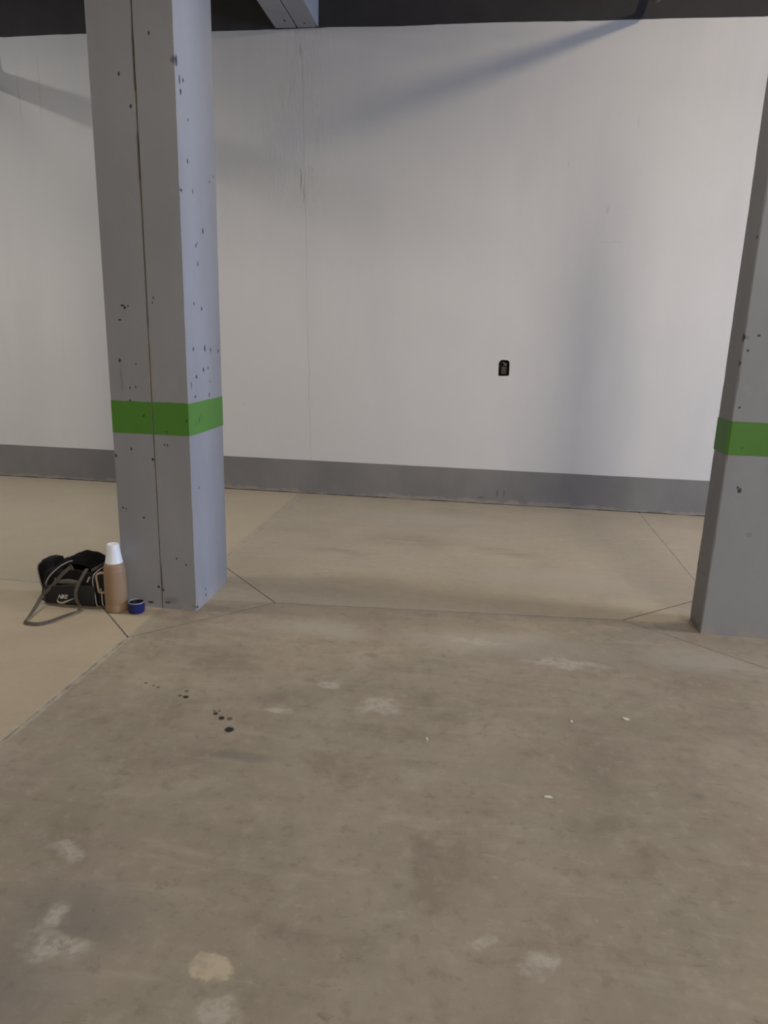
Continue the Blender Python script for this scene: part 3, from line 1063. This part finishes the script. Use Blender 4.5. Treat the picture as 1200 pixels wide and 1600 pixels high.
# ------------------------------------------------------------------ flask
FX, FY = -1.8995, 3.380
fb = Vector((FX, FY, 0))
flask = empty('vacuum_flask', fb, 'tan vacuum flask with side handle standing between the black bag and the pillar', 'flask')
tan = NT('tan_plastic', 0.5, 0.4)
tn, _ = tan.noise(14, 5, 0.6, stretch=(1, 1, 0.5))
tan = tan.finish(tan.mix(tn, (0.285, 0.185, 0.108), (0.33, 0.22, 0.135)), None, tn, 0.08, 0.002)
bm = bmesh.new()
lathe(bm, [(0, 0.001), (0.054, 0.001), (0.058, 0.004), (0.0590, 0.012), (0.0595, 0.040), (0.0588, 0.043), (0.0588, 0.046), (0.0598, 0.049),
           (0.0598, 0.12), (0.0590, 0.19), (0.0578, 0.228), (0.0572, 0.236), (0.0560, 0.239), (0.0555, 0.246), (0.054, 0.257), (0.0505, 0.266),
           (0.0475, 0.271), (0.044, 0.2725), (0, 0.2725)], 56)
obj('flask_body', bm, tan, flask, True)
bm = bmesh.new()
path = [(-0.054, 0, 0.212), (-0.070, 0, 0.214), (-0.084, 0, 0.211), (-0.094, 0, 0.202), (-0.097, 0, 0.188), (-0.095, 0, 0.16), (-0.091, 0, 0.125),
        (-0.089, 0, 0.110), (-0.084, 0, 0.1035), (-0.070, 0, 0.102), (-0.056, 0, 0.102)]
path = catmull(path, 6)
hp = [(-0.010, -0.0032), (-0.006, -0.005), (0.006, -0.005), (0.010, -0.0032), (0.010, 0.0032), (0.006, 0.005), (-0.006, 0.005), (-0.010, 0.0032)]
sweep(bm, path, hp, Vector((0, 1, 0)))
hm = simple('pale_tan_plastic', (0.40, 0.305, 0.225), 0.45, 0.4, 30, 0.06, 0.05)
hd = obj('handle', bm, hm, flask, True)
hd.rotation_euler = (0, 0, math.radians(14))
# white cup set upside down on top
cup = simple('white_plastic', (0.84, 0.86, 0.88), 0.35, 0.45, 20, 0.02, 0.02)
bm = bmesh.new()
lathe(bm, [(0.040, 0.2730), (0.0462, 0.2730), (0.0468, 0.2755), (0.0460, 0.279), (0.0440, 0.286), (0.0385, 0.320), (0.0335, 0.356), (0.0312, 0.373),
           (0.0300, 0.3765), (0.0282, 0.3765), (0.0270, 0.374), (0.0262, 0.369), (0, 0.368)], 48)
bmesh.ops.translate(bm, verts=bm.verts, vec=(0, 0, -0.2730))
cupo = obj('cup', bm, cup, None, True)
cupo.location = (FX, FY, 0.2730)
cupo['label'] = 'white plastic cup turned upside down on top of the tan flask'
cupo['category'] = 'cup'

# ------------------------------------------------------------------ blue cap
blue = simple('blue_plastic', (0.008, 0.015, 0.115), 0.35, 0.45, 30, 0.1, 0.05)
cb = Vector((-1.784, 3.375, 0))
cap = empty('flask_lid', cb, 'blue flask lid lying upturned on the floor at the foot of the cracked pillar', 'lid')
bm = bmesh.new()
lathe(bm, [(0, 0.001), (0.037, 0.001), (0.0415, 0.003), (0.0428, 0.008), (0.0430, 0.050), (0.0432, 0.058), (0.0425, 0.0605), (0.0402, 0.0605), (0.0395, 0.058),
           (0.0390, 0.012), (0, 0.012)], 48)
obj('lid_shell', bm, blue, cap, True)
bm = bmesh.new()
lathe(bm, [(0.0436, 0.0575), (0.0437, 0.0612), (0.0425, 0.0622), (0.0398, 0.0622), (0.0392, 0.0605), (0.0392, 0.056)], 48)
o = obj('rim', bm, simple('pale_rim', (0.30, 0.32, 0.36), 0.3, 0.5, 30, 0.05, 0.02), cap, True)
o['label'] = 'pale worn rim'
bm = bmesh.new()
lathe(bm, [(0.0388, 0.0122), (0.0388, 0.054), (0.0385, 0.054), (0.0380, 0.0135), (0, 0.0135)], 40)
obj('inner_lining', bm, simple('black_plastic', (0.01, 0.01, 0.011), 0.5, 0.3, 30, 0.1, 0.05), cap, True)

# ------------------------------------------------------------------ chips of paint on the floor
chip_mat = simple('white_chip', (0.72, 0.69, 0.62), 0.7, 0.2, 60, 0.08, 0.1)
for i, (x, y, sx, sy, rz, lab) in enumerate((
        (0.668, 2.707, 0.017, 0.010, -0.5, 'largest white chip on the floor, in front of the right-hand pillar'),
        (-0.126, 2.413, 0.005, 0.008, 0.3, 'tiny white chip on the bare floor right of the oil drips'),
        (0.443, 2.645, 0.005, 0.008, 0.2, 'tiny white chip just left of the largest white chip'),
        (0.307, 2.134, 0.016, 0.007, 0.1, 'flat pale chip lying nearest the camera on the floor'))):
    bm = bmesh.new()
    n = 9
    top, bot = [], []
    for k in range(n):
        a = 2 * math.pi * k / n
        rr = random.uniform(0.7, 1.1)
        top.append(bm.verts.new((sx * rr * math.cos(a), sy * rr * math.sin(a), 0.0025 + random.uniform(0, 0.002))))
        bot.append(bm.verts.new((sx * rr * math.cos(a), sy * rr * math.sin(a), 0.0)))
    bm.faces.new(top)
    bm.faces.new(list(reversed(bot)))
    for k in range(n):
        bm.faces.new((bot[k], bot[(k + 1) % n], top[(k + 1) % n], top[k]))
    o = obj('paint_chip', bm, chip_mat)
    o.location = (x, y, 0.0005)
    o.rotation_euler = (0, 0, rz)
    o['label'] = lab
    o['category'] = 'chip'
    o['group'] = 'white chips on the floor'
